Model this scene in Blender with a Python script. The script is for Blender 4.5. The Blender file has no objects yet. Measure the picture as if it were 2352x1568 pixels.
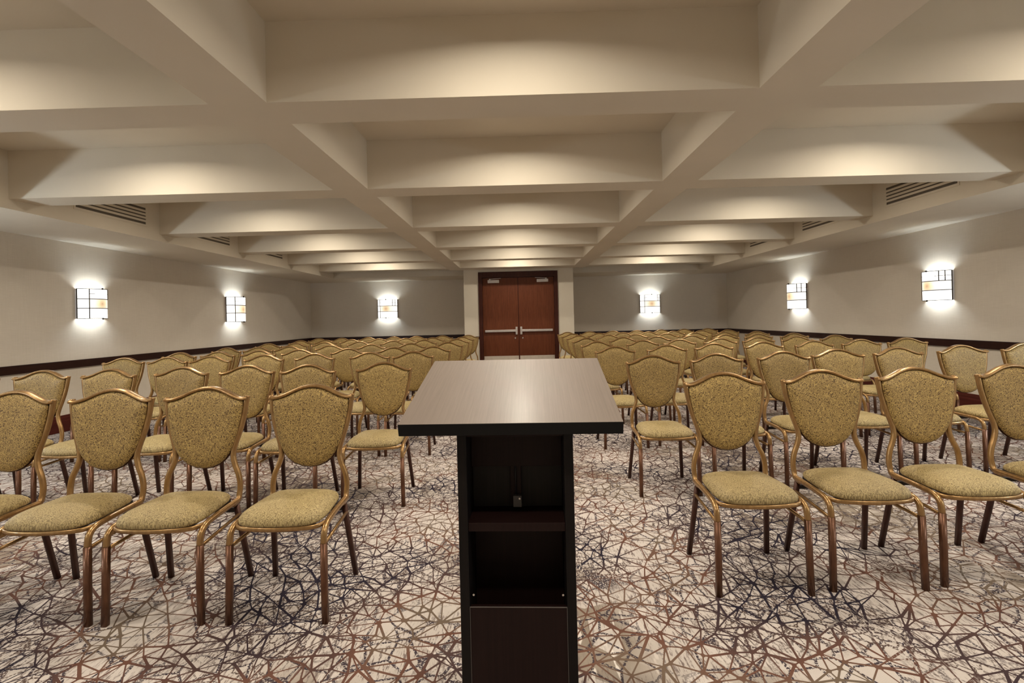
import bpy, bmesh, math, random
from mathutils import Vector, Matrix
from mathutils.geometry import delaunay_2d_cdt

random.seed(7)
scene = bpy.context.scene
COL = scene.collection

# ------------------------------------------------------------------ materials
def new_mat(name):
    m = bpy.data.materials.new(name); m.use_nodes = True
    nt = m.node_tree; nt.nodes.clear()
    out = nt.nodes.new('ShaderNodeOutputMaterial')
    b = nt.nodes.new('ShaderNodeBsdfPrincipled')
    nt.links.new(b.outputs[0], out.inputs[0])
    return m, nt, b

def N(nt, t, **kw):
    n = nt.nodes.new(t)
    for k, v in kw.items():
        if k.startswith('_'):
            setattr(n, k[1:], v)
        else:
            n.inputs[k.replace('_', ' ')].default_value = v
    return n

def mapped(nt, scale=(1, 1, 1), rot=(0, 0, 0)):
    tc = nt.nodes.new('ShaderNodeTexCoord')
    mp = nt.nodes.new('ShaderNodeMapping')
    mp.inputs['Scale'].default_value = scale
    mp.inputs['Rotation'].default_value = rot
    nt.links.new(tc.outputs['Object'], mp.inputs['Vector'])
    return mp.outputs[0]

def ramp(nt, fac, stops, interp='LINEAR'):
    r = nt.nodes.new('ShaderNodeValToRGB')
    r.color_ramp.interpolation = interp
    e = r.color_ramp.elements
    while len(e) < len(stops): e.new(0.5)
    for i, (p, c) in enumerate(stops):
        e[i].position = p; e[i].color = (*c, 1) if len(c) == 3 else c
    nt.links.new(fac, r.inputs[0])
    return r.outputs[0]

def mixc(nt, fac, a, b, mode='MIX'):
    m = nt.nodes.new('ShaderNodeMix'); m.data_type = 'RGBA'; m.blend_type = mode
    for s, v in ((m.inputs[0], fac), (m.inputs[6], a), (m.inputs[7], b)):
        if hasattr(v, 'is_linked') or hasattr(v, 'links'): nt.links.new(v, s)
        elif isinstance(v, (int, float)): s.default_value = v
        else: s.default_value = (*v, 1)
    return m.outputs[2]

def math_(nt, op, a, b=None, c=None):
    m = nt.nodes.new('ShaderNodeMath'); m.operation = op
    for i, v in enumerate((a, b, c)):
        if v is None: continue
        if isinstance(v, (int, float)): m.inputs[i].default_value = v
        else: nt.links.new(v, m.inputs[i])
    return m.outputs[0]

def bump(nt, b, h, strength=0.3, dist=0.002):
    n = nt.nodes.new('ShaderNodeBump')
    n.inputs['Strength'].default_value = strength; n.inputs['Distance'].default_value = dist
    nt.links.new(h, n.inputs['Height']); nt.links.new(n.outputs[0], b.inputs['Normal'])

def noise(nt, vec, scale, detail=3, rough=.5):
    n = nt.nodes.new('ShaderNodeTexNoise')
    n.inputs['Scale'].default_value = scale; n.inputs['Detail'].default_value = detail
    n.inputs['Roughness'].default_value = rough
    nt.links.new(vec, n.inputs['Vector'])
    return n.outputs[0]

def voronoi(nt, vec, scale, feature='F1', out='Distance', rnd=1.0):
    n = nt.nodes.new('ShaderNodeTexVoronoi'); n.feature = feature
    n.inputs['Scale'].default_value = scale; n.inputs['Randomness'].default_value = rnd
    nt.links.new(vec, n.inputs['Vector'])
    return n.outputs[out]

def simple(name, col, rough=.5, metal=0., spec=.5, var=.06, vs=18):
    m, nt, b = new_mat(name)
    v = mapped(nt)
    n = noise(nt, v, vs, 4)
    c = ramp(nt, n, [(.3, tuple(x*(1-var) for x in col)), (.7, tuple(min(1, x*(1+var)) for x in col))])
    nt.links.new(c, b.inputs['Base Color'])
    b.inputs['Roughness'].default_value = rough; b.inputs['Metallic'].default_value = metal
    b.inputs['Specular IOR Level'].default_value = spec
    return m

M = {}
# painted plaster of the coffered ceiling
m, nt, b = new_mat('plaster'); v = mapped(nt)
n1 = noise(nt, v, 1.3, 3); n2 = noise(nt, v, 140, 3)
c = ramp(nt, n1, [(.3, (.60, .54, .435)), (.7, (.65, .585, .475))])
nt.links.new(c, b.inputs['Base Color']); b.inputs['Roughness'].default_value = .85
bump(nt, b, n2, .15, .001); M['plaster'] = m

# woven vinyl wallcovering
m, nt, b = new_mat('wallcovering')
vh = mapped(nt, (1.2, 1.2, 60)); vv = mapped(nt, (45, 45, 1.0)); vb = mapped(nt)
h = noise(nt, vh, 6, 4, .6); w = noise(nt, vv, 5, 3, .6); big = noise(nt, vb, .8, 3)
s = math_(nt, 'ADD', math_(nt, 'MULTIPLY', h, .6), math_(nt, 'MULTIPLY', w, .4))
c1 = ramp(nt, s, [(.32, (.62, .56, .47)), (.68, (.72, .66, .565))])
c2 = ramp(nt, big, [(.35, (.93, .93, .93)), (.65, (1, 1, 1))])
nt.links.new(mixc(nt, 1.0, c1, c2, 'MULTIPLY'), b.inputs['Base Color'])
b.inputs['Roughness'].default_value = .7; bump(nt, b, s, .25, .001); M['wall'] = m

def wood(name, a, b_, rough=.35, axis='Z', coat=0., sc=14):
    m, nt, b = new_mat(name)
    scl = {'Z': (sc, sc, 1.0), 'Y': (sc, 1.0, sc), 'X': (1.0, sc, sc)}[axis]
    v = mapped(nt, scl)
    n1 = noise(nt, v, 3.0, 6, .65); n2 = noise(nt, v, 11, 4, .6)
    s = math_(nt, 'ADD', math_(nt, 'MULTIPLY', n1, .65), math_(nt, 'MULTIPLY', n2, .35))
    c = ramp(nt, s, [(.35, a), (.65, b_)])
    nt.links.new(c, b.inputs['Base Color'])
    b.inputs['Roughness'].default_value = rough
    if name != 'lectern_top': b.inputs['Specular IOR Level'].default_value = .2
    if coat: b.inputs['Coat Weight'].default_value = coat; b.inputs['Coat Roughness'].default_value = .25
    return m
M['door_wood'] = wood('door_wood', (.095, .027, .011), (.155, .046, .019), .4, 'Z')
M['frame_wood'] = wood('frame_wood', (.035, .009, .006), (.06, .016, .009), .4, 'Z')
M['rail_wood'] = wood('rail_wood', (.016, .006, .005), (.032, .011, .008), .35, 'Y')
M['base_wood'] = wood('base_wood', (.05, .008, .005), (.085, .014, .009), .35, 'Y')
M['lectern_top'] = wood('lectern_top', (.14, .108, .085), (.185, .145, .118), .5, 'Y', .1, 70)
M['lectern_body'] = wood('lectern_body', (.005, .004, .004), (.010, .007, .006), .45, 'Z', 0., 40)
M['lectern_edge'] = simple('lectern_edge', (.004, .004, .004), .5, 0, .25)
M['lectern_inner'] = wood('lectern_inner', (.014, .012, .010), (.022, .018, .016), .5, 'Z', 0., 60)
M['lectern_red'] = wood('lectern_red', (.010, .0035, .003), (.016, .006, .005), .5, 'Z', 0., 50)
M['lectern_lip'] = simple('lectern_lip', (.16, .14, .13), .35)
M['box_grey'] = simple('box_grey', (.085, .08, .08), .45)
M['screw'] = simple('screw', (.75, .73, .7), .25, 1.)
M['black'] = simple('black', (.008, .008, .009), .5)
M['steel'] = simple('steel', (.62, .58, .55), .3, .6)
M['closer'] = simple('closer', (.66, .62, .60), .4, .1)
M['kick'] = simple('kick', (.62, .56, .48), .4, .2)
M['grille_dark'] = simple('grille_dark', (.10, .08, .06), .8)
M['sconce_metal'] = simple('sconce_metal', (.035, .028, .022), .4, .6)
M['underside'] = simple('underside', (.02, .014, .012), .7)

# champagne/bronze painted tube
m, nt, b = new_mat('bronze_tube'); v = mapped(nt, (1, 1, .25))
n1 = noise(nt, v, 60, 4, .6)
c = ramp(nt, n1, [(.3, (.28, .16, .062)), (.7, (.43, .26, .105))])
nt.links.new(c, b.inputs['Base Color'])
b.inputs['Metallic'].default_value = .75; b.inputs['Roughness'].default_value = .32
b.inputs['Coat Weight'].default_value = .3; b.inputs['Coat Roughness'].default_value = .1
M['tube'] = m
m, nt, b = new_mat('brown_leg'); v = mapped(nt, (1, 1, .25))
n1 = noise(nt, v, 60, 4, .6)
c = ramp(nt, n1, [(.3, (.105, .045, .025)), (.7, (.175, .082, .044))])
nt.links.new(c, b.inputs['Base Color'])
b.inputs['Metallic'].default_value = .6; b.inputs['Roughness'].default_value = .33
M['leg'] = m
m, nt, b = new_mat('dark_leg'); v = mapped(nt, (1, 1, .25))
n1 = noise(nt, v, 60, 4, .6)
c = ramp(nt, n1, [(.3, (.045, .018, .012)), (.7, (.085, .034, .022))])
nt.links.new(c, b.inputs['Base Color'])
b.inputs['Metallic'].default_value = .5; b.inputs['Roughness'].default_value = .4
M['dark_leg'] = m

# scroll-patterned upholstery
def fabric(name, proj, ground, line, mixw=1.0):
    m, nt, b = new_mat(name)
    tc = nt.nodes.new('ShaderNodeTexCoord')
    oi = nt.nodes.new('ShaderNodeObjectInfo')
    mp = nt.nodes.new('ShaderNodeMapping')
    mp.inputs['Scale'].default_value = proj
    nt.links.new(tc.outputs['Object'], mp.inputs['Vector'])
    add = nt.nodes.new('ShaderNodeVectorMath'); add.operation = 'ADD'
    nt.links.new(mp.outputs[0], add.inputs[0])
    cx = nt.nodes.new('ShaderNodeCombineXYZ')
    nt.links.new(math_(nt, 'MULTIPLY', oi.outputs['Random'], 3.0), cx.inputs[0])
    nt.links.new(cx.outputs[0], add.inputs[1])
    vec = add.outputs[0]
    wob = nt.nodes.new('ShaderNodeTexNoise'); wob.inputs['Scale'].default_value = 45
    nt.links.new(vec, wob.inputs['Vector'])
    wv = nt.nodes.new('ShaderNodeVectorMath'); wv.operation = 'MULTIPLY_ADD'
    wv.inputs[1].default_value = (.006, .006, .006)
    nt.links.new(wob.outputs[1], wv.inputs[0]); nt.links.new(vec, wv.inputs[2])
    d = voronoi(nt, wv.outputs[0], 88, 'F1', 'Distance', .85)
    rings = math_(nt, 'SINE', math_(nt, 'MULTIPLY', d, 17.0))
    gap = noise(nt, vec, 125, 2)
    r2 = math_(nt, 'ADD', rings, math_(nt, 'MULTIPLY', math_(nt, 'SUBTRACT', gap, .5), 3.0))
    lines = ramp(nt, math_(nt, 'ADD', math_(nt, 'MULTIPLY', r2, .25), .5), [(.45, (0, 0, 0)), (.60, (1, 1, 1))])
    col = mixc(nt, lines, ground, line)
    fine = noise(nt, vec, 500, 2)
    f = ramp(nt, fine, [(.3, (.82, .82, .82)), (.7, (1, 1, 1))])
    col = mixc(nt, 1.0, col, f, 'MULTIPLY')
    tone = ramp(nt, oi.outputs['Random'], [(0, (.84, .82, .80)), (1, (1.06, 1.06, 1.06))])
    col = mixc(nt, 1.0, col, tone, 'MULTIPLY')      # nap differs a little from chair to chair; uneven lighting is painted in too
    nt.links.new(col, b.inputs['Base Color'])
    b.inputs['Roughness'].default_value = .62
    b.inputs['Sheen Weight'].default_value = .12; b.inputs['Sheen Roughness'].default_value = .4
    b.inputs['Sheen Tint'].default_value = (1, .9, .65, 1)
    bump(nt, b, r2, .2, .0012)
    return m
M['fab_back'] = fabric('scroll_fabric_back', (1, .05, 1), (.47, .325, .105), (.145, .085, .024))
M['fab_seat'] = fabric('scroll_fabric_seat', (1, 1, .2), (.49, .38, .17), (.25, .18, .07))

# carpet
def carpet_ground():
    m, nt, b = new_mat('carpet_ground')
    v = mapped(nt); vs = mapped(nt, (1.0, .16, 1), (0, 0, .25))
    big = noise(nt, v, .75, 2, .5)
    patch = ramp(nt, big, [(.47, (0, 0, 0)), (.57, (1, 1, 1))])
    # taupe only on some of the triangles
    cell = nt.nodes.new('ShaderNodeTexVoronoi'); cell.inputs['Scale'].default_value = 7
    nt.links.new(v, cell.inputs['Vector'])
    sep = nt.nodes.new('ShaderNodeSeparateColor'); nt.links.new(cell.outputs['Color'], sep.inputs[0])
    cellm = ramp(nt, sep.outputs[0], [(.25, (0, 0, 0)), (.45, (1, 1, 1))])
    tau = mixc(nt, 1.0, patch, cellm, 'MULTIPLY')
    col = mixc(nt, tau, (.60, .54, .495), (.30, .25, .20))
    # yarn streaks
    st = noise(nt, vs, 95, 3, .7)
    stm = ramp(nt, st, [(.53, (0, 0, 0)), (.60, (1, 1, 1))])
    zone = ramp(nt, noise(nt, v, 2.1, 2), [(.36, (0, 0, 0)), (.50, (1, 1, 1))])
    col = mixc(nt, mixc(nt, 1.0, stm, zone, 'MULTIPLY'), col, (.20, .155, .14))
    # white flecks in the taupe parts
    st2 = noise(nt, mapped(nt, (1.0, .25, 1), (0, 0, .25)), 28, 2, .5)
    fl = ramp(nt, st2, [(.62, (0, 0, 0)), (.66, (1, 1, 1))])
    col = mixc(nt, mixc(nt, 1.0, fl, patch, 'MULTIPLY'), col, (.72, .66, .60))
    # second, finer dark network
    e1 = voronoi(nt, v, 9.5, 'DISTANCE_TO_EDGE')
    em = ramp(nt, e1, [(.035, (1, 1, 1)), (.05, (0, 0, 0))])
    z2 = ramp(nt, noise(nt, v, 1.5, 2), [(.38, (0, 0, 0)), (.45, (1, 1, 1))])
    brk = ramp(nt, noise(nt, v, 130, 2), [(.42, (0, 0, 0)), (.48, (1, 1, 1))])
    mm = mixc(nt, 1.0, mixc(nt, 1.0, em, z2, 'MULTIPLY'), brk, 'MULTIPLY')
    col = mixc(nt, mm, col, (.055, .042, .052))
    # tight shards in the busier zones
    e3 = voronoi(nt, mapped(nt, (1.25, .8, 1), (0, 0, .7)), 21, 'DISTANCE_TO_EDGE')
    em3 = ramp(nt, e3, [(.05, (1, 1, 1)), (.075, (0, 0, 0))])
    z3 = ramp(nt, noise(nt, v, 1.15, 3), [(.47, (0, 0, 0)), (.54, (1, 1, 1))])
    col = mixc(nt, mixc(nt, 1.0, mixc(nt, 1.0, em3, z3, 'MULTIPLY'), brk, 'MULTIPLY'), col, (.10, .068, .058))
    pile = noise(nt, v, 420, 3)
    col = mixc(nt, 1.0, col, ramp(nt, pile, [(.3, (.84, .84, .84)), (.7, (1, 1, 1))]), 'MULTIPLY')
    nt.links.new(col, b.inputs['Base Color']); b.inputs['Roughness'].default_value = .95
    b.inputs['Specular IOR Level'].default_value = .1
    bump(nt, b, pile, .35, .002)
    return m
def carpet_line():
    m, nt, b = new_mat('carpet_line'); v = mapped(nt)
    big = noise(nt, v, 1.1, 2, .5)
    col = ramp(nt, big, [(.38, (.17, .125, .09)), (.45, (.16, .075, .052)), (.51, (.085, .05, .045)), (.57, (.028, .022, .034))])
    z2 = ramp(nt, noise(nt, v, 2.4, 2), [(.62, (0, 0, 0)), (.68, (1, 1, 1))])
    brk = ramp(nt, noise(nt, mapped(nt, (1, .3, 1)), 120, 2), [(.52, (0, 0, 0)), (.56, (1, 1, 1))])
    col = mixc(nt, mixc(nt, 1.0, z2, brk, 'MULTIPLY'), col, (.60, .54, .49))
    pile = noise(nt, v, 420, 3)
    col = mixc(nt, 1.0, col, ramp(nt, pile, [(.3, (.75, .75, .75)), (.7, (1, 1, 1))]), 'MULTIPLY')
    nt.links.new(col, b.inputs['Base Color']); b.inputs['Roughness'].default_value = .95
    b.inputs['Specular IOR Level'].default_value = .1
    return m
M['carpet_ground'] = carpet_ground(); M['carpet_line'] = carpet_line()

# lit glass of the wall lamps: amber smudge in the middle band is a tint of the glass
m, nt, b = new_mat('lit_glass'); v = mapped(nt)
g = noise(nt, mapped(nt, (6, 6, 2)), 3, 3)
b.inputs['Base Color'].default_value = (.9, .87, .8, 1)
b.inputs['Emission Color'].default_value = (1, .965, .90, 1)
nt.links.new(ramp(nt, g, [(.3, (.9, .9, .9)), (.7, (1, 1, 1))]), b.inputs['Base Color'])
b.inputs['Emission Strength'].default_value = 0.85; b.inputs['Roughness'].default_value = .3
M['glass'] = m
m, nt, b = new_mat('amber_glass')
tc = nt.nodes.new('ShaderNodeTexCoord'); mp = nt.nodes.new('ShaderNodeMapping')
mp.inputs['Scale'].default_value = (1, .0, 1.0); nt.links.new(tc.outputs['Object'], mp.inputs['Vector'])
ln = nt.nodes.new('ShaderNodeVectorMath'); ln.operation = 'LENGTH'; nt.links.new(mp.outputs[0], ln.inputs[0])
ec = ramp(nt, ln.outputs['Value'], [(.0, (.50, .36, .20)), (.045, (.80, .62, .40)), (.10, (1, .90, .74)), (.16, (1, .95, .86))])
nt.links.new(ec, b.inputs['Emission Color']); nt.links.new(ec, b.inputs['Base Color'])
b.inputs['Emission Strength'].default_value = 0.60; b.inputs['Roughness'].default_value = .3
M['amber'] = m

# ------------------------------------------------------------------ mesh helpers
def box(bm, x0, x1, y0, y1, z0, z1):
    vs = [bm.verts.new((x, y, z)) for x in (x0, x1) for y in (y0, y1) for z in (z0, z1)]
    for f in ((0, 1, 3, 2), (4, 6, 7, 5), (0, 4, 5, 1), (2, 3, 7, 6), (0, 2, 6, 4), (1, 5, 7, 3)):
        bm.faces.new([vs[i] for i in f])

def smooth_path(pts, sub=4):
    P = [Vector(p) for p in pts]; out = []
    for i in range(len(P)-1):
        a = P[max(i-1, 0)]; b_ = P[i]; c_ = P[i+1]; d = P[min(i+2, len(P)-1)]
        for k in range(sub):
            t = k/sub
            out.append(.5*((2*b_) + (c_-a)*t + (2*a-5*b_+4*c_-d)*t*t + (3*b_-a-3*c_+d)*t**3))
    out.append(P[-1]); return out

def tube(bm, pts, ru, rv, up=(0, 1, 0), seg=10, power=2.0, caps=True):
    """sweep an oval: ru across (perpendicular to path and up), rv along up"""
    up = Vector(up); rings = []
    for i, p in enumerate(pts):
        t = (pts[min(i+1, len(pts)-1)] - pts[max(i-1, 0)]).normalized()
        u = t.cross(up)
        if u.length < 1e-4: u = t.cross(Vector((1, 0, 0)))
        u.normalize(); w = u.cross(t).normalized()
        ring = []
        for k in range(seg):
            a = 2*math.pi*k/seg; ca, sa = math.cos(a), math.sin(a)
            ca = math.copysign(abs(ca)**(2/power), ca); sa = math.copysign(abs(sa)**(2/power), sa)
            ring.append(bm.verts.new(p + u*ca*ru + w*sa*rv))
        rings.append(ring)
    for a, b_ in zip(rings, rings[1:]):
        for k in range(seg):
            bm.faces.new((a[k], a[(k+1) % seg], b_[(k+1) % seg], b_[k]))
    if caps:
        bm.faces.new(rings[0][::-1]); bm.faces.new(rings[-1])

def link(name, bm, mat, parent=None, smooth=False, bevel=0.0, loc=None):
    bmesh.ops.recalc_face_normals(bm, faces=bm.faces[:])
    me = bpy.data.meshes.new(name); bm.to_mesh(me); bm.free()
    for mm in (mat if isinstance(mat, (list, tuple)) else [mat]): me.materials.append(mm)
    if smooth:
        for p in me.polygons: p.use_smooth = True
    o = bpy.data.objects.new(name, me); COL.objects.link(o)
    if parent: o.parent = parent
    if loc: o.location = loc
    if bevel:
        md = o.modifiers.new('bevel', 'BEVEL'); md.width = bevel; md.segments = 2; md.limit_method = 'ANGLE'
    return o

def bx(name, mat, dims, parent=None, bevel=0., smooth=False):
    bm = bmesh.new()
    for d in (dims if isinstance(dims[0], (tuple, list)) else [dims]): box(bm, *d)
    return link(name, bm, mat, parent, smooth, bevel)

def empty(name, loc, rz=0.):
    o = bpy.data.objects.new(name, None); COL.objects.link(o)
    o.empty_display_size = .1; o.location = loc; o.rotation_euler = (0, 0, rz); return o

def tag(o, label=None, cat=None, group=None, kind=None):
    if label: o['label'] = label
    if cat: o['category'] = cat
    if group: o['group'] = group
    if kind: o['kind'] = kind
    return o

def struct(o, label=None, cat=None): return tag(o, label, cat, None, 'structure')

# ------------------------------------------------------------------ room dimensions
XL, XR = -5.584, 5.524          # side walls
YN, YB = -1.9, 12.8             # wall behind the camera, far wall
ZLOW = 2.324                    # side soffits
ZB = 2.4125                     # beam undersides
ZS = 2.8386                     # slab inside the coffers
FL, FR = -4.4945, 4.3796        # inner faces of the side soffits
BLo, BLi, BRi, BRo = -1.605, -1.2995, 1.2708, 1.575
TY = [-.95, .78, 2.492, 4.172, 5.955, 7.638, 9.291, 10.753]
TW = .275
YD = 11.25                      # face of the projecting door surround
YSOF = 11.62                    # rear soffit
T = .15

# ---- floor: carpet with an irregular triangulated line pattern
def build_floor():
    random.seed(11)
    pts = []; step = .088
    ny = int((YB-YN)/(step*.68)); nx = int((XR-XL)/step)
    for j in range(ny+1):
        for i in range(nx+1):
            x = XL+(i+.5*(j % 2)+random.uniform(-.48, .48))*step
            y = YN+(j+random.uniform(-.48, .48))*step*.68
            if XL+.02 < x < XR-.02 and YN+.02 < y < YB-.02 and random.random() > .10:
                pts.append(Vector((x, y)))
    pts += [Vector(p) for p in ((XL, YN), (XR, YN), (XR, YB), (XL, YB))]
    V, _, F, *_r = delaunay_2d_cdt(pts, [], [], 0, 1e-5)
    bm = bmesh.new(); bv = [bm.verts.new((p.x, p.y, 0)) for p in V]
    def w(i, j):
        r = random.Random(min(i, j)*7919+max(i, j)*104729).random()
        return .0026+.0036*r*r
    for f in F:
        if len(f) != 3: 
            bm.faces.new([bv[i] for i in f]); continue
        P = [V[i] for i in f]
        area = (P[1]-P[0]).cross(P[2]-P[0])
        if area < 0: f = f[::-1]; P = P[::-1]
        ws = [w(f[k], f[(k+1) % 3]) for k in range(3)]
        inner = []; ok = True
        for k in range(3):
            # corner k between edge k-1 and edge k
            a, b_, c_ = P[k-1], P[k], P[(k+1) % 3]
            d1 = (b_-a).normalized(); d2 = (c_-b_).normalized()
            n1 = Vector((-d1.y, d1.x)); n2 = Vector((-d2.y, d2.x))
            den = d1.cross(d2)
            if abs(den) < 1e-4: ok = False; break
            q1 = b_+n1*ws[k-1]; q2 = b_+n2*ws[k]
            t = (q2-q1).cross(d2)/den
            inner.append(q1+d1*t)
        if ok and (inner[1]-inner[0]).cross(inner[2]-inner[0]) > abs(area)*.12 and \
           all((inner[(k+1) % 3]-inner[k]).dot(P[(k+1) % 3]-P[k]) > 0 for k in range(3)):
            iv = [bm.verts.new((p.x, p.y, 0)) for p in inner]
            # rounded-off corners make small knots where the lines meet
            hexa = []
            for k in range(3):
                c = .002+.006*random.Random(f[k]*31+5).random()**2
                p0, pp, pn = inner[k], inner[k-1], inner[(k+1) % 3]
                l0, l1 = (pp-p0).length, (pn-p0).length
                hexa.append((p0+(pp-p0)*min(.38, c/l0), p0+(pn-p0)*min(.38, c/l1)))
            hv = [(bm.verts.new((a_.x, a_.y, 0)), bm.verts.new((b2.x, b2.y, 0))) for a_, b2 in hexa]
            fc = bm.faces.new([v_ for pr in hv for v_ in pr]); fc.material_index = 0
            for k in range(3):
                q = bm.faces.new((iv[k], hv[k][1], hv[k][0])); q.material_index = 1
            for k in range(3):
                q = bm.faces.new((bv[f[k]], bv[f[(k+1) % 3]], iv[(k+1) % 3], iv[k])); q.material_index = 1
        else:
            fc = bm.faces.new([bv[i] for i in f]); fc.material_index = 1
    o = link('floor', bm, [M['carpet_ground'], M['carpet_line']])
    for p in o.data.polygons:
        if p.normal.z < 0: p.flip()
    return struct(o, 'cream carpet with a web of brown and dark lines', 'floor')
build_floor()

# ---- walls
def wallobj(name, d, label): return struct(bx(name, M['wall'], d), label, 'wall')
wallobj('wall_left', (XL-T, XL, YN-T, YB+T, 0, 3), 'left wall in warm grey textured wallcovering')
wallobj('wall_right', (XR, XR+T, YN-T, YB+T, 0, 3), 'right wall in warm grey textured wallcovering')
DX0, DX1 = -1.287, 1.287        # door surround
wallobj('wall_back', [(XL, DX0, YB, YB+T, 0, 3), (DX1, XR, YB, YB+T, 0, 3)], 'far wall in grey textured wallcovering either side of the door')
wallobj('wall_front', (XL, XR, YN-T, YN, 0, 3), 'wall behind the lectern side of the room')
fx0, fx1 = -.94, .92
struct(bx('trim_1', M['plaster'], [(DX0, fx0, YD, YB, 0, 2.52), (fx1, DX1, YD, YB, 0, 2.52), (fx0, fx1, YD, YB, 2.356, 2.52)]),
       'cream painted door surround projecting from the far wall', 'trim')

# ---- coffered ceiling (one continuous plaster body)
bm = bmesh.new()
box(bm, XL-T, XR+T, YN-T, YB+T, ZS, ZS+.16)
box(bm, BLo, BLi, YN, YD, ZB, ZS); box(bm, BRi, BRo, YN, YD, ZB, ZS)
for i, y in enumerate(TY):
    e = YD if i == len(TY)-1 else y+TW
    box(bm, FL, BLo, y, y+TW, ZB, ZS); box(bm, BRo, FR, y, y+TW, ZB, ZS)
    box(bm, BLi, BRi, y, e, ZB, ZS)
struct(link('ceiling', bm, M['plaster']), 'cream coffered ceiling with crossing beams', 'ceiling')
struct(bx('trim_2', M['plaster'], (XL, FL, YN, YB, ZLOW, ZS)), 'plaster soffit along the left wall', 'trim')
struct(bx('trim_3', M['plaster'], (FR, XR, YN, YB, ZLOW, ZS)), 'plaster soffit along the right wall', 'trim')
struct(bx('trim_4', M['plaster'], [(FL, DX0, YSOF, YB, ZLOW, ZS), (DX1, FR, YSOF, YB, ZLOW, ZS), (DX0, DX1, YD, YB, 2.52, ZS)]),
       'plaster soffit along the far wall', 'trim')

# ---- chair rail and baseboards
RZ0, RZ1 = .762, .858
def rail(name, ds, label, m='rail_wood'): return struct(bx(name, M[m], ds, bevel=.004), label, 'rail' if m == 'rail_wood' else 'baseboard')
rail('trim_5', (XL, XL+.025, YN, YB-.025, RZ0, RZ1), 'dark wooden chair rail on the left wall')
rail('trim_6', (XR-.025, XR, YN, YB-.025, RZ0, RZ1), 'dark wooden chair rail on the right wall')
rail('trim_7', [(XL, DX0-.025, YB-.025, YB, RZ0, RZ1), (DX1+.025, XR, YB-.025, YB, RZ0, RZ1),
                (DX0-.025, fx0, YD-.025, YD, RZ0+.03, RZ1-.01), (fx1, DX1+.025, YD-.025, YD, RZ0+.03, RZ1-.01)],
     'dark wooden chair rail on the far wall')
def base_profile(name, side):
    bm = bmesh.new()
    prof = [(0, 0), (.022, 0), (.022, .13), (.016, .15), (.016, .165), (.010, .185), (.006, .2), (0, .2)]
    x = XL if side < 0 else XR
    a = [bm.verts.new((x-side*px, YN, pz)) for px, pz in prof]; b_ = [bm.verts.new((x-side*px, YB-.022, pz)) for px, pz in prof]
    n = len(prof)
    for k in range(n): bm.faces.new((a[k], a[(k+1) % n], b_[(k+1) % n], b_[k]))
    bm.faces.new(a); bm.faces.new(b_)
    return struct(link(name, bm, M['base_wood']), 'tall mahogany baseboard', 'baseboard')
base_profile('baseboard_left', -1); base_profile('baseboard_right', 1)
rail('baseboard_back', [(XL, DX0, YB-.022, YB, 0, .2), (DX1, XR, YB-.022, YB, 0, .2), (DX0, fx0-.0, YD-.022, YD, 0, .2), (fx1, DX1, YD-.022, YD, 0, .2)],
     'mahogany baseboard on the far wall', 'base_wood')

# ---- double doors
dt = 2.222
fr = bx('trim_8', M['frame_wood'], [(fx0, fx0+.085, YD-.03, YD+.16, 0, 2.352), (fx1-.085, fx1, YD-.03, YD+.16, 0, 2.352),
                                    (fx0+.085, fx1-.085, YD-.03, YD+.16, dt, 2.352)], bevel=.004)
struct(fr, 'dark wooden frame around the double doors', 'door frame')
def door_leaf(name, x0, x1, s, label):
    """s=+1: hinge on the left (meeting edge at x1)"""
    yf = YD+.055
    root = empty(name, (0, 0, 0)); struct(root, label, 'door')
    bx('door_leaf', M['door_wood'], (x0, x1, yf, yf+.045, .012, dt-.004), root, .002)
    k = bx('kick_plate', M['kick'], (x0+.012, x1-.012, yf-.003, yf, .014, .375), root); k['label'] = 'pale metal kick plate'
    me, hg = (x1, x0) if s > 0 else (x0, x1)
    # panic bar
    za = .965
    xs = sorted((me-s*.06, hg+s*.045))
    bar = bx('panic_bar', M['steel'], [(xs[0], xs[1], yf-.050, yf-.012, za-.026, za+.026)], root, .006)
    bar['label'] = 'silver push bar'
    xa, xb = sorted((me-s*.028, me-s*.075))
    bx('latch_case', M['steel'], (xa, xb, yf-.058, yf, za-.09, za+.09), bar, .006)
    xc, xd = sorted((hg+s*.045, hg+s*.075))
    bx('end_bracket', M['steel'], (xc, xd, yf-.04, yf, za-.024, za+.024), bar, .004)
    # lock cylinder
    bm = bmesh.new(); bmesh.ops.create_cone(bm, cap_ends=True, segments=20, radius1=.018, radius2=.015, depth=.014,
        matrix=Matrix.Translation((me-s*.085, yf-.007, .79)) @ Matrix.Rotation(math.pi/2, 4, 'X'))
    link('lock_cylinder', bm, M['steel'], root, False)
    # closer
    cx0, cx1 = sorted((hg+s*.13, hg+s*.40))
    cl = bx('door_closer', M['closer'], (cx0, cx1, yf-.055, yf, dt-.125, dt-.055), root, .006)
    cl['label'] = 'pale grey closer body'
    bm = bmesh.new()
    cm = hg+s*.18
    tube(bm, [Vector((cm, yf-.035, dt-.035)), Vector((cm+s*.26, yf-.055, dt-.020))], .009, .006, (0, 0, 1), 8)
    bmesh.ops.create_cone(bm, cap_ends=True, segments=14, radius1=.018, radius2=.018, depth=.03, matrix=Matrix.Translation((cm, yf-.035, dt-.042)))
    link('closer_arm', bm, M['closer'], cl)
    return root
door_leaf('door_1', fx0+.088, -.014, 1, 'left mahogany door leaf with push bar')
door_leaf('door_2', -.008, fx1-.088, -1, 'right mahogany door leaf with push bar')
# centre astragal seen as the dark seam, part of the left leaf
o = bx('astragal', M['frame_wood'], (-.020, -.002, YD+.047, YD+.054, .012, dt-.01), bpy.data.objects['door_1'])

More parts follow.
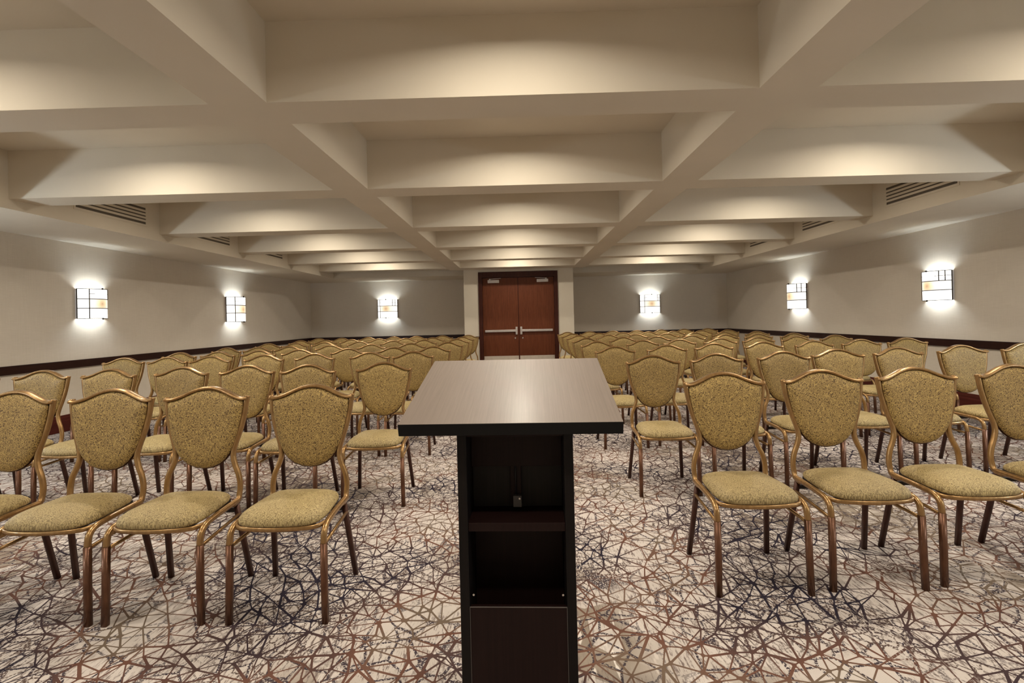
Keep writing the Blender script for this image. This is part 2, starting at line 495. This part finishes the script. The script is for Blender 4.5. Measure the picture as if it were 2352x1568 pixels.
# ---- air grilles in the soffit faces
def grille(x, s, yc, label):
    r = empty('air_grille', (x, yc, 2.59)); tag(r, label, 'air vent', 'air grilles in the side soffits')
    L = .46
    bx('grille_back', M['grille_dark'], (min(0, s*.002), max(0, s*.002), -L, L, -.10, .10), r)
    # frame with four long slots
    d = [(min(0, s*.006), max(0, s*.006), -L-.02, -L, -.125, .125), (min(0, s*.006), max(0, s*.006), L, L+.02, -.125, .125)]
    zz = [-.125, -.098]
    d.append((min(0, s*.006), max(0, s*.006), -L, L, -.125, -.100))
    d.append((min(0, s*.006), max(0, s*.006), -L, L, .100, .125))
    bx('grille_frame', M['plaster'], d, r)
    for k in range(4):
        z = -.100+.04*(k+1)
        bx('grille_slat', M['plaster'], (min(0, s*.008), max(0, s*.008), -L, L, z-.012, z+.012), r)
    return r
ords = ['first', 'second', 'third', 'fourth', 'farthest']
for i, yc in enumerate((5.27, 6.95, 8.62)):
    grille(FL, 1, yc, 'white slotted air grille in the left soffit, %s from the camera' % ords[i])
    grille(FR, -1, yc, 'white slotted air grille in the right soffit, %s from the camera' % ords[i])

# ------------------------------------------------------------------ wall sconces
SW, SH, SD = .42, .38, .165      # nominal size
def make_sconce():
    r = empty('wall_sconce', (0, 0, 0))   # back plate at y=0, faces -y
    n = 20
    def arc(t, off=0.):             # t in -1..1
        x = t*SW/2; y = -SD*(1-.88*abs(t)**2.3)-off
        return x, y
    def shell(x0, x1, z0, z1, mat, nm, off=0., th=.004):
        bm = bmesh.new(); rows = []
        for k in range(n+1):
            t = x0+(x1-x0)*k/n; x, y = arc(t, off)
            rows.append([bm.verts.new((x, y, z0)), bm.verts.new((x, y, z1)), bm.verts.new((x, y+th, z1)), bm.verts.new((x, y+th, z0))])
        for a, b_ in zip(rows, rows[1:]):
            for k in range(4): bm.faces.new((a[k], a[(k+1) % 4], b_[(k+1) % 4], b_[k]))
        bm.faces.new(rows[0]); bm.faces.new(rows[-1][::-1])
        return link(nm, bm, mat, r, True)
    h = SH/2
    z1, z2 = h-SH*.34, h-SH*.655     # horizontal bars
    xa = -.64                         # left vertical bar
    g = shell(-1, 1, z1, h, M['glass'], 'glass_panel'); 
    g = shell(-1, 1, -h, z2, M['glass'], 'glass_panel')
    g = shell(-1, xa, z2, z1, M['glass'], 'glass_panel')
    g = shell(xa, 1, z2, z1, M['amber'], 'glass_panel'); g['label'] = 'amber-tinted glass band'
    # leading
    bm = bmesh.new(); rr = .0052
    def hbar(t0, t1, z, r_=rr):
        tube(bm, [Vector((*arc(t0+(t1-t0)*k/12, .003), z)) for k in range(13)], r_, r_, (0, 0, 1), 6)
    def vbar(t, za, zb, r_=rr):
        x, y = arc(t, .003); tube(bm, [Vector((x, y, za)), Vector((x, y, zb))], r_, r_, (0, 1, 0), 6)
    hbar(-1, 1, h, .004); hbar(-1, 1, -h, .004); hbar(-1, 1, z1); hbar(-1, 1, z2)
    hbar(xa, -.42, h-SH*.17, .003); hbar(.45, 1, h-SH*.17, .003)
    vbar(-1, -h, h, .006); vbar(1, -h, h, .006); vbar(xa, -h, h)
    vbar(.62, z1, h); vbar(.82, z1, h)
    link('leading', bm, M['sconce_metal'], r, True)
    # finials
    bm = bmesh.new()
    for s in (-1, 1):
        bmesh.ops.create_uvsphere(bm, u_segments=12, v_segments=8, radius=.012, matrix=Matrix.Translation((0, -SD-.004, s*(h+.004))))
    link('finial', bm, M['sconce_metal'], r, True)
    # side cheeks back to the wall and backplate
    for s in (-1, 1):
        bm = bmesh.new(); x = s*SW/2
        box(bm, min(x, x-s*.005), max(x, x-s*.005), -SD*.12, 0, -h, h)
        link('side_cheek', bm, M['closer'], r)
    bx('back_plate', M['closer'], (-.06, .06, -.012, 0, -.09, .09), r)
    return r
def copy_tree(o, parent=None):
    c = o.copy(); COL.objects.link(c)
    if parent: c.parent = parent
    for ch in [x for x in o.children]: copy_tree(ch, c)
    return c
sc0 = make_sconce()
SC = [(XL, 6.16, 1.565, math.pi/2, 1.0, 'glowing glass wall sconce on the left wall, nearer the camera'),
      (XL, 9.28, 1.552, math.pi/2, 1.26, 'glowing glass wall sconce on the left wall, nearer the far corner'),
      (-3.51, YB, 1.588, 0, 1.26, 'glowing glass wall sconce on the far wall left of the doors'),
      (3.48, YB, 1.558, 0, 1.26, 'glowing glass wall sconce on the far wall right of the doors'),
      (XR, 9.5, 1.556, -math.pi/2, 1.28, 'glowing glass wall sconce on the right wall, nearer the far corner'),
      (XR, 6.37, 1.55, -math.pi/2, 1.0, 'glowing glass wall sconce on the right wall, nearer the camera')]
def lamp(name, kind, loc, energy, col, **kw):
    l = bpy.data.lights.new(name, kind); l.energy = energy; l.color = col
    for k, v in kw.items(): setattr(l, k, v)
    o = bpy.data.objects.new(name, l); COL.objects.link(o); o.location = loc; return o
SE = 3.4
COOL = (.76, .89, 1.0)
WARM = (1.0, .90, .76)
for i, (x, y, z, rz, s, lab) in enumerate(SC):
    o = sc0 if i == 0 else copy_tree(sc0)
    o.location = (x, y, z); o.rotation_euler = (0, 0, rz); o.scale = (s, s, s)
    tag(o, lab, 'wall lamp', 'wall sconces')
    R = Matrix.Rotation(rz, 3, 'Z')
    for dx in (-.075, .075):
        p = Vector((x, y, z)) + R @ Vector((dx*s, -.085*s, 0))
        lamp('sconce_bulb', 'POINT', p, SE*s, COOL, shadow_soft_size=.022)
# sconces of the same row beside and behind the camera (out of the picture)
for y in (3.05, -.05):
    for x, s in ((XL+.10, 1), (XR-.10, -1)):
        lamp('sconce_bulb', 'POINT', (x, y, 1.56), 34, COOL, shadow_soft_size=.08)

# recessed downlights, one in the middle of every coffer
for i in range(len(TY)-1):
    yc = (TY[i]+TW+TY[i+1])/2 - .02
    for x in ((BLi+BRi)/2, (FL+BLo)/2, (FR+BRo)/2):
        o = lamp('downlight', 'AREA', (x, yc, ZS-.006), 13, WARM, shape='DISK', size=.10)
        o.data.spread = math.radians(160)

# ------------------------------------------------------------------ lectern
LX, LROT = -.024, -.03
lect = empty('lectern', (LX, 1.47, 0), 0)
tag(lect, 'dark wooden lectern with a slanted reading top standing in the aisle', 'lectern')
def lbox(nm, mat, d, par=lect, bev=.0015):
    d = d if isinstance(d[0], (tuple, list)) else [d]
    return bx(nm, mat, [(a, b_, c_-1.47, e-1.47, f, g) for a, b_, c_, e, f, g in d], par, bev)
# slanted top: slab with a black edge
a = math.atan2(.1215, .484); W2 = .29
top = bmesh.new(); box(top, -W2, W2, 0, .499, -.034, 0)
for f in top.faces: f.material_index = 0 if f.calc_center_median().z > -.001 else 1
tp = link('reading_top', top, [M['lectern_top'], M['lectern_edge']], lect, False)
tp.location = (0, 1.226-1.47, .983); tp.rotation_euler = (a, 0, 0)
md = tp.modifiers.new('bevel', 'BEVEL'); md.width = .0018; md.segments = 2; md.limit_method = 'ANGLE'
bcx = .008
x0, x1 = bcx-.160, bcx+.160
yf, yr = 1.32, 1.63
# side panels with sloping top edge
def side(xa, xb):
    bm = bmesh.new(); prof = [(yf, .03), (yr, .03), (yr, 1.03), (yf, .952)]
    A = [bm.verts.new((xa, y-1.47, z)) for y, z in prof]; B = [bm.verts.new((xb, y-1.47, z)) for y, z in prof]
    for k in range(4): bm.faces.new((A[k], A[(k+1) % 4], B[(k+1) % 4], B[k]))
    bm.faces.new(A); bm.faces.new(B)
    return link('side_panel', bm, M['lectern_body'], lect, False, .0015)
side(x0, x0+.026); side(x1-.026, x1)
lbox('front_panel', M['lectern_body'], (x0+.026, x1-.026, yr-.018, yr, .03, 1.02))
lbox('apron', M['lectern_red'], (x0+.026, x1-.026, yf+.004, yf+.022, .925, .958))
lbox('upper_back_board', M['lectern_red'], (x0+.026, x1-.026, yf+.095, yf+.115, .815, .985))
lbox('lower_back_board', M['lectern_inner'], (x0+.026, x1-.026, yf+.125, yf+.14, .685, .82))
lbox('shelf', M['lectern_red'], (x0+.026, x1-.026, yf+.006, yf+.13, .662, .686))
ch = lbox('cable_channel', M['lectern_red'], (bcx-.020, bcx+.012, yf+.108, yf+.124, .70, .83))
bm = bmesh.new(); tube(bm, [Vector((bcx-.004, yf+.104-1.47, .71)), Vector((bcx-.004, yf+.104-1.47, .84))], .0022, .0022, (0, 1, 0), 8)
link('cable', bm, M['black'], ch, True)
jb = lbox('junction_box', M['box_grey'], (bcx-.012, bcx+.013, yf+.088, yf+.106, .697, .730))
bm = bmesh.new(); bmesh.ops.create_cone(bm, cap_ends=True, segments=16, radius1=.004, radius2=.003, depth=.003,
    matrix=Matrix.Translation((bcx+.007, yf+.0865-1.47, .723)) @ Matrix.Rotation(math.pi/2, 4, 'X'))
link('screw', bm, M['screw'], jb)
lbox('base_panel', M['lectern_red'], (x0+.027, x1-.027, yf+.002, yf+.018, .04, .455))
lp = lbox('panel_edge', M['lectern_lip'], [(x0+.027, x1-.027, yf+.0015, yf+.004, .455, .4565), (x0+.026, x0+.027, yf+.0015, yf+.004, .04, .4565),
          (x1-.027, x1-.026, yf+.0015, yf+.004, .04, .4565)], bev=0)
lp['label'] = 'thin pale edge line around the base panel'
lbox('inner_back', M['lectern_red'], (x0+.026, x1-.026, yf+.15, yf+.16, .04, .67))
bm = bmesh.new()
for sx in (x0+.036, x1-.036):
    bmesh.ops.create_cone(bm, cap_ends=True, segments=14, radius1=.0035, radius2=.003, depth=.004,
        matrix=Matrix.Translation((sx, yf+.012-1.47, .485)) @ Matrix.Rotation(math.pi/2, 4, 'X'))
link('shelf_pin', bm, M['screw'], lect)
lbox('base', M['lectern_body'], (x0, x1, yf, yr, 0, .032), bev=.004)
lect.rotation_euler = (0, 0, LROT)

# ------------------------------------------------------------------ banquet chair
def outline_back():
    """half outline of the padded shield (x, z) from crown centre down to the tip"""
    return [(0, .928), (.03, .926), (.06, .919), (.09, .907), (.118, .893), (.145, .882), (.168, .877), (.183, .875), (.188, .868),
            (.186, .84), (.181, .80), (.173, .765), (.166, .73), (.156, .69), (.144, .655), (.127, .621), (.105, .593), (.076, .570), (.039, .555), (0, .550)]
def yback(z): return .140 + (z-.45)*.125     # recline
def pad(outline, cz, tf, tb, grow=0.):
    bm = bmesh.new()
    pts = outline + [(-x, z) for x, z in outline[-2:0:-1]]
    n = len(pts)
    def ring(r, off, g=0.):
        out = []
        for x, z in pts:
            X = x*r; Z = cz+(z-cz)*r
            if g:
                d = Vector((x, z-cz)); d.normalize(); X += d.x*g; Z += d.y*g
            curve = .020*(X/.19)**2       # wraps forward a little at the sides
            out.append(bm.verts.new((X, yback(Z)-off-curve, Z)))
        return out
    prof = [(.25, 1.0), (.5, .97), (.72, .88), (.86, .72), (.94, .50), (.985, .22)]
    front = [ring(r, tf*k) for r, k in prof]
    rim = ring(1.0, 0., grow)
    back = [ring(r, -tb*k) for r, k in prof[::-1]]
    rings = front+[rim]+back
    for a_, b_ in zip(rings, rings[1:]):
        for k in range(n): bm.faces.new((a_[k], a_[(k+1) % n], b_[(k+1) % n], b_[k]))
    for end, off in ((rings[0], tf), (rings[-1], -tb)):
        c_ = bm.verts.new((0, yback(cz)-off, cz))
        for k in range(n): bm.faces.new((c_, end[k], end[(k+1) % n]))
    return bm

def seat_bm():
    bm = bmesh.new()
    half = [(0, -.208), (.05, -.207), (.10, -.203), (.135, -.195), (.160, -.181), (.176, -.158), (.182, -.125), (.182, -.08), (.177, -.02), (.171, .04),
            (.164, .085), (.150, .115), (.12, .130), (.07, .136), (0, .138)]
    pts = half+[(-x, y) for x, y in half[-2:0:-1]]; n = len(pts); cy = -.04
    def ring(r, z, g=0):
        return [bm.verts.new((x*r, cy+(y-cy)*r, z+.006*max(0, 1-r))) for x, y in pts]
    rings = [ring(r, z) for r, z in ((.2, .470), (.4, .468), (.6, .464), (.76, .458), (.88, .449), (.955, .439), (.995, .428), (1.0, .419), (.985, .411), (.95, .408))]
    # front edge rolls down a touch
    for rg in rings:
        for v in rg:
            t = max(0, (-.10-v.co.y)/.12); v.co.z -= .007*t*t
    for a_, b_ in zip(rings, rings[1:]):
        for k in range(n): bm.faces.new((a_[k], a_[(k+1) % n], b_[(k+1) % n], b_[k]))
    c_ = bm.verts.new((0, cy, .477))
    for k in range(n): bm.faces.new((c_, rings[0][k], rings[0][(k+1) % n]))
    bm.faces.new(rings[-1])
    return bm

def make_chair():
    r = empty('banquet_chair', (0, 0, 0))
    link('seat_cushion', seat_bm(), M['fab_seat'], r, True)
    link('backrest', pad(outline_back(), .75, .028, .012), M['fab_back'], r, True)
    # shell behind the pad
    ol = [(x*1.012+(.003 if x else 0), .75+(z-.75)*(1.025 if z < .86 else 1.0)) for x, z in outline_back()]
    bm = pad(ol, .75, .001, .016)
    for v in bm.verts: v.co.y += .007
    o = link('back_shell', bm, M['dark_leg'], r, True)
    # crown rail
    bm = bmesh.new()
    top = [(-.205, .893), (-.188, .890), (-.165, .892), (-.135, .902), (-.10, .917), (-.065, .932), (-.03, .9405), (0, .943)]
    top = top+[(-x, z) for x, z in top[-2::-1]]
    P = smooth_path([(x, yback(z)-.020*(x/.19)**2+.004, z-.006) for x, z in top], 3)
    tube(bm, P, .0085, .019, (0, 1, 0), 10, 3)
    link('crown_rail', bm, M['tube'], r, True)
    for s in (-1, 1):
        # upright: flares from the seat, waists in, then follows the shield to the corner
        bm = bmesh.new()
        U = [(.181, .085, .393), (.182, .125, .402), (.180, .142, .428), (.181, .148, .47), (.172, .150, .52), (.153, .155, .565), (.142, .160, .61),
             (.150, .166, .66), (.164, .171, .705), (.180, .176, .76), (.191, .182, .82), (.198, .186, .87), (.202, .189, .896)]
        U = [(x*s, y-.002, z) for x, y, z in U]
        tube(bm, smooth_path(U, 4), .0118, .0125, (0, 1, 0), 12, 2.6)
        link('upright', bm, M['tube'], r, True)
        # side rail turning down into the front leg
        bm = bmesh.new()
        S = [(.182, .130, .403), (.184, .06, .402), (.188, -.02, .402), (.193, -.09, .401), (.196, -.135, .398), (.198, -.161, .388), (.1985, -.178, .367), (.199, -.185, .325)]
        tube(bm, smooth_path([(x*s, y, z) for x, y, z in S], 4), .012, .0125, (1, 0, 0), 12, 2.6)
        link('side_rail', bm, M['tube'], r, True)
        bm = bmesh.new()
        tube(bm, [Vector((.199*s, -.185, .328)), Vector((.200*s, -.189, .15)), Vector((.203*s, -.192, .0))], .0132, .0125, (0, 1, 0), 12, 4)
        link('leg', bm, M['leg'], r, True)
        bm = bmesh.new()
        tube(bm, [Vector((.172*s, .122, .388)), Vector((.186*s, .155, .20)), Vector((.201*s, .190, .0))], .0120, .0115, (0, 1, 0), 12, 4)
        link('leg', bm, M['dark_leg'], r, True)
        bm = bmesh.new()
        tube(bm, [Vector((.196*s, -.184, .318)), Vector((.190*s, -.03, .325)), Vector((.182*s, .138, .332))], .006, .0075, (0, 0, 1), 8, 3)
        link('stretcher', bm, M['tube'], r, True)
    # seat frame: bowed front apron, pan and rear bar
    bm = bmesh.new()
    A = smooth_path([(-.190, -.14, .398), (-.165, -.178, .396), (-.10, -.196, .395), (0, -.202, .394), (.10, -.196, .395), (.165, -.178, .396), (.190, -.14, .398)], 4)
    tube(bm, A, .010, .0055, (0, 1, 0), 8, 4)
    link('seat_frame', bm, M['tube'], r, True)
    bm = bmesh.new(); box(bm, -.150, .150, -.165, .118, .394, .410); box(bm, -.172, .172, .118, .132, .345, .365)
    link('seat_pan', bm, M['underside'], r)
    return r

# crown-top positions (x) measured along every row; y fitted per row as a straight line
LEFT = [([-1.04, -1.565, -2.045, -2.545], 2.385, 0.0),
        ([-1.02, -1.58, -2.06, -2.56, -3.08, -3.58, -4.07], 3.60, -.02),
        ([-1.07, -1.53, -2.09, -2.60, -3.11, -3.56, -4.03], 4.84, -.01),
        ([-1.02, -1.50, -2.02, -2.61, -3.10, -3.56, -4.00], 5.70, -.035),
        ([-1.00, -1.51, -2.06, -2.62, -3.15, -3.58, -4.00], 6.72, -.09),
        ([-1.01, -1.53, -2.03, -2.56, -3.10, -3.56, -4.00], 7.72, -.05),
        ([-1.03, -1.56, -2.04, -2.53, -3.02, -3.50, -3.96], 8.62, 0.0),
        ([-1.02, -1.55, -2.07, -2.52, -3.03, -3.57, -4.04], 9.62, -.02)]
RIGHT = [([1.06, 1.58, 2.09, 2.64], 2.53, .05),
         ([1.02, 1.53, 2.08, 2.57, 3.12, 3.70, 4.27], 3.72, .13),
         ([.98, 1.52, 2.05, 2.59, 3.15, 3.68, 4.21], 4.95, .11),
         ([.97, 1.55, 2.01, 2.53, 3.06, 3.56, 4.10], 5.99, .09),
         ([.98, 1.52, 2.01, 2.54, 3.04, 3.54, 4.06], 7.02, .055),
         ([1.00, 1.50, 1.97, 2.48, 2.97, 3.46, 4.03], 8.08, .03),
         ([1.00, 1.49, 1.95, 2.45, 2.95, 3.49, 4.03], 8.95, .12),
         ([1.00, 1.48, 1.98, 2.49, 3.05, 3.56, 4.10], 10.02, .16)]
rown = ['front row', 'second row', 'third row', 'fourth row', 'fifth row', 'sixth row', 'seventh row', 'back row']
seatn = ['aisle chair', 'second chair from the aisle', 'third chair from the aisle', 'fourth chair from the aisle', 'fifth chair from the aisle',
         'sixth chair from the aisle', 'chair nearest the wall']
ch0 = make_chair(); first = True
rnd = random.Random(5)
for blk, rows in (('left', LEFT), ('right', RIGHT)):
    for ri, (xs, y0, sl) in enumerate(rows):
        for k, x in enumerate(xs):
            o = ch0 if first else copy_tree(ch0); first = False
            yy = y0+sl*(abs(x)-1.0)+(rnd.uniform(-.03, .03) if ri > 0 else 0)-.20
            o.location = (x, yy, 0)
            o.rotation_euler = (0, 0, rnd.uniform(-.05, .05) if ri > 0 else rnd.uniform(-.01, .01))
            sn = seatn[k]
            tag(o, 'gold patterned %s in the %s of the %s block' % (sn, rown[ri], blk), 'chair',
                'banquet chairs set in rows facing the lectern')

# ------------------------------------------------------------------ camera
f, pi_, ya, ro, shy = 1100.8, -0.0043, 0.0148, 0.0231, 57.3
R0 = Vector((math.cos(ya), math.sin(ya), 0))
Fh = Vector((-math.sin(ya), math.cos(ya), 0))
Fw = Fh*math.cos(pi_)+Vector((0, 0, -math.sin(pi_)))
U0 = R0.cross(Fw).normalized()
Rr = R0*math.cos(ro)-U0*math.sin(ro); Uu = R0*math.sin(ro)+U0*math.cos(ro)
cam = bpy.data.cameras.new('camera'); co = bpy.data.objects.new('camera', cam); COL.objects.link(co)
mw = Matrix((Rr, Uu, -Fw)).transposed().to_4x4(); mw.translation = Vector((0, 0, 1.25)); co.matrix_world = mw
cam.sensor_width = 36; cam.lens = f/2352*36; cam.shift_y = -shy/2352; cam.clip_start = .05
scene.camera = co

scene.cycles.max_bounces = 12; scene.cycles.diffuse_bounces = 8
# ------------------------------------------------------------------ world and view
w = bpy.data.worlds.new('world'); scene.world = w; w.use_nodes = True
w.node_tree.nodes['Background'].inputs[0].default_value = (.02, .02, .02, 1)
vs = scene.view_settings
vs.view_transform = 'Standard'; vs.look = 'None'; vs.gamma = 1; vs.use_curve_mapping = False; vs.exposure = 0.82
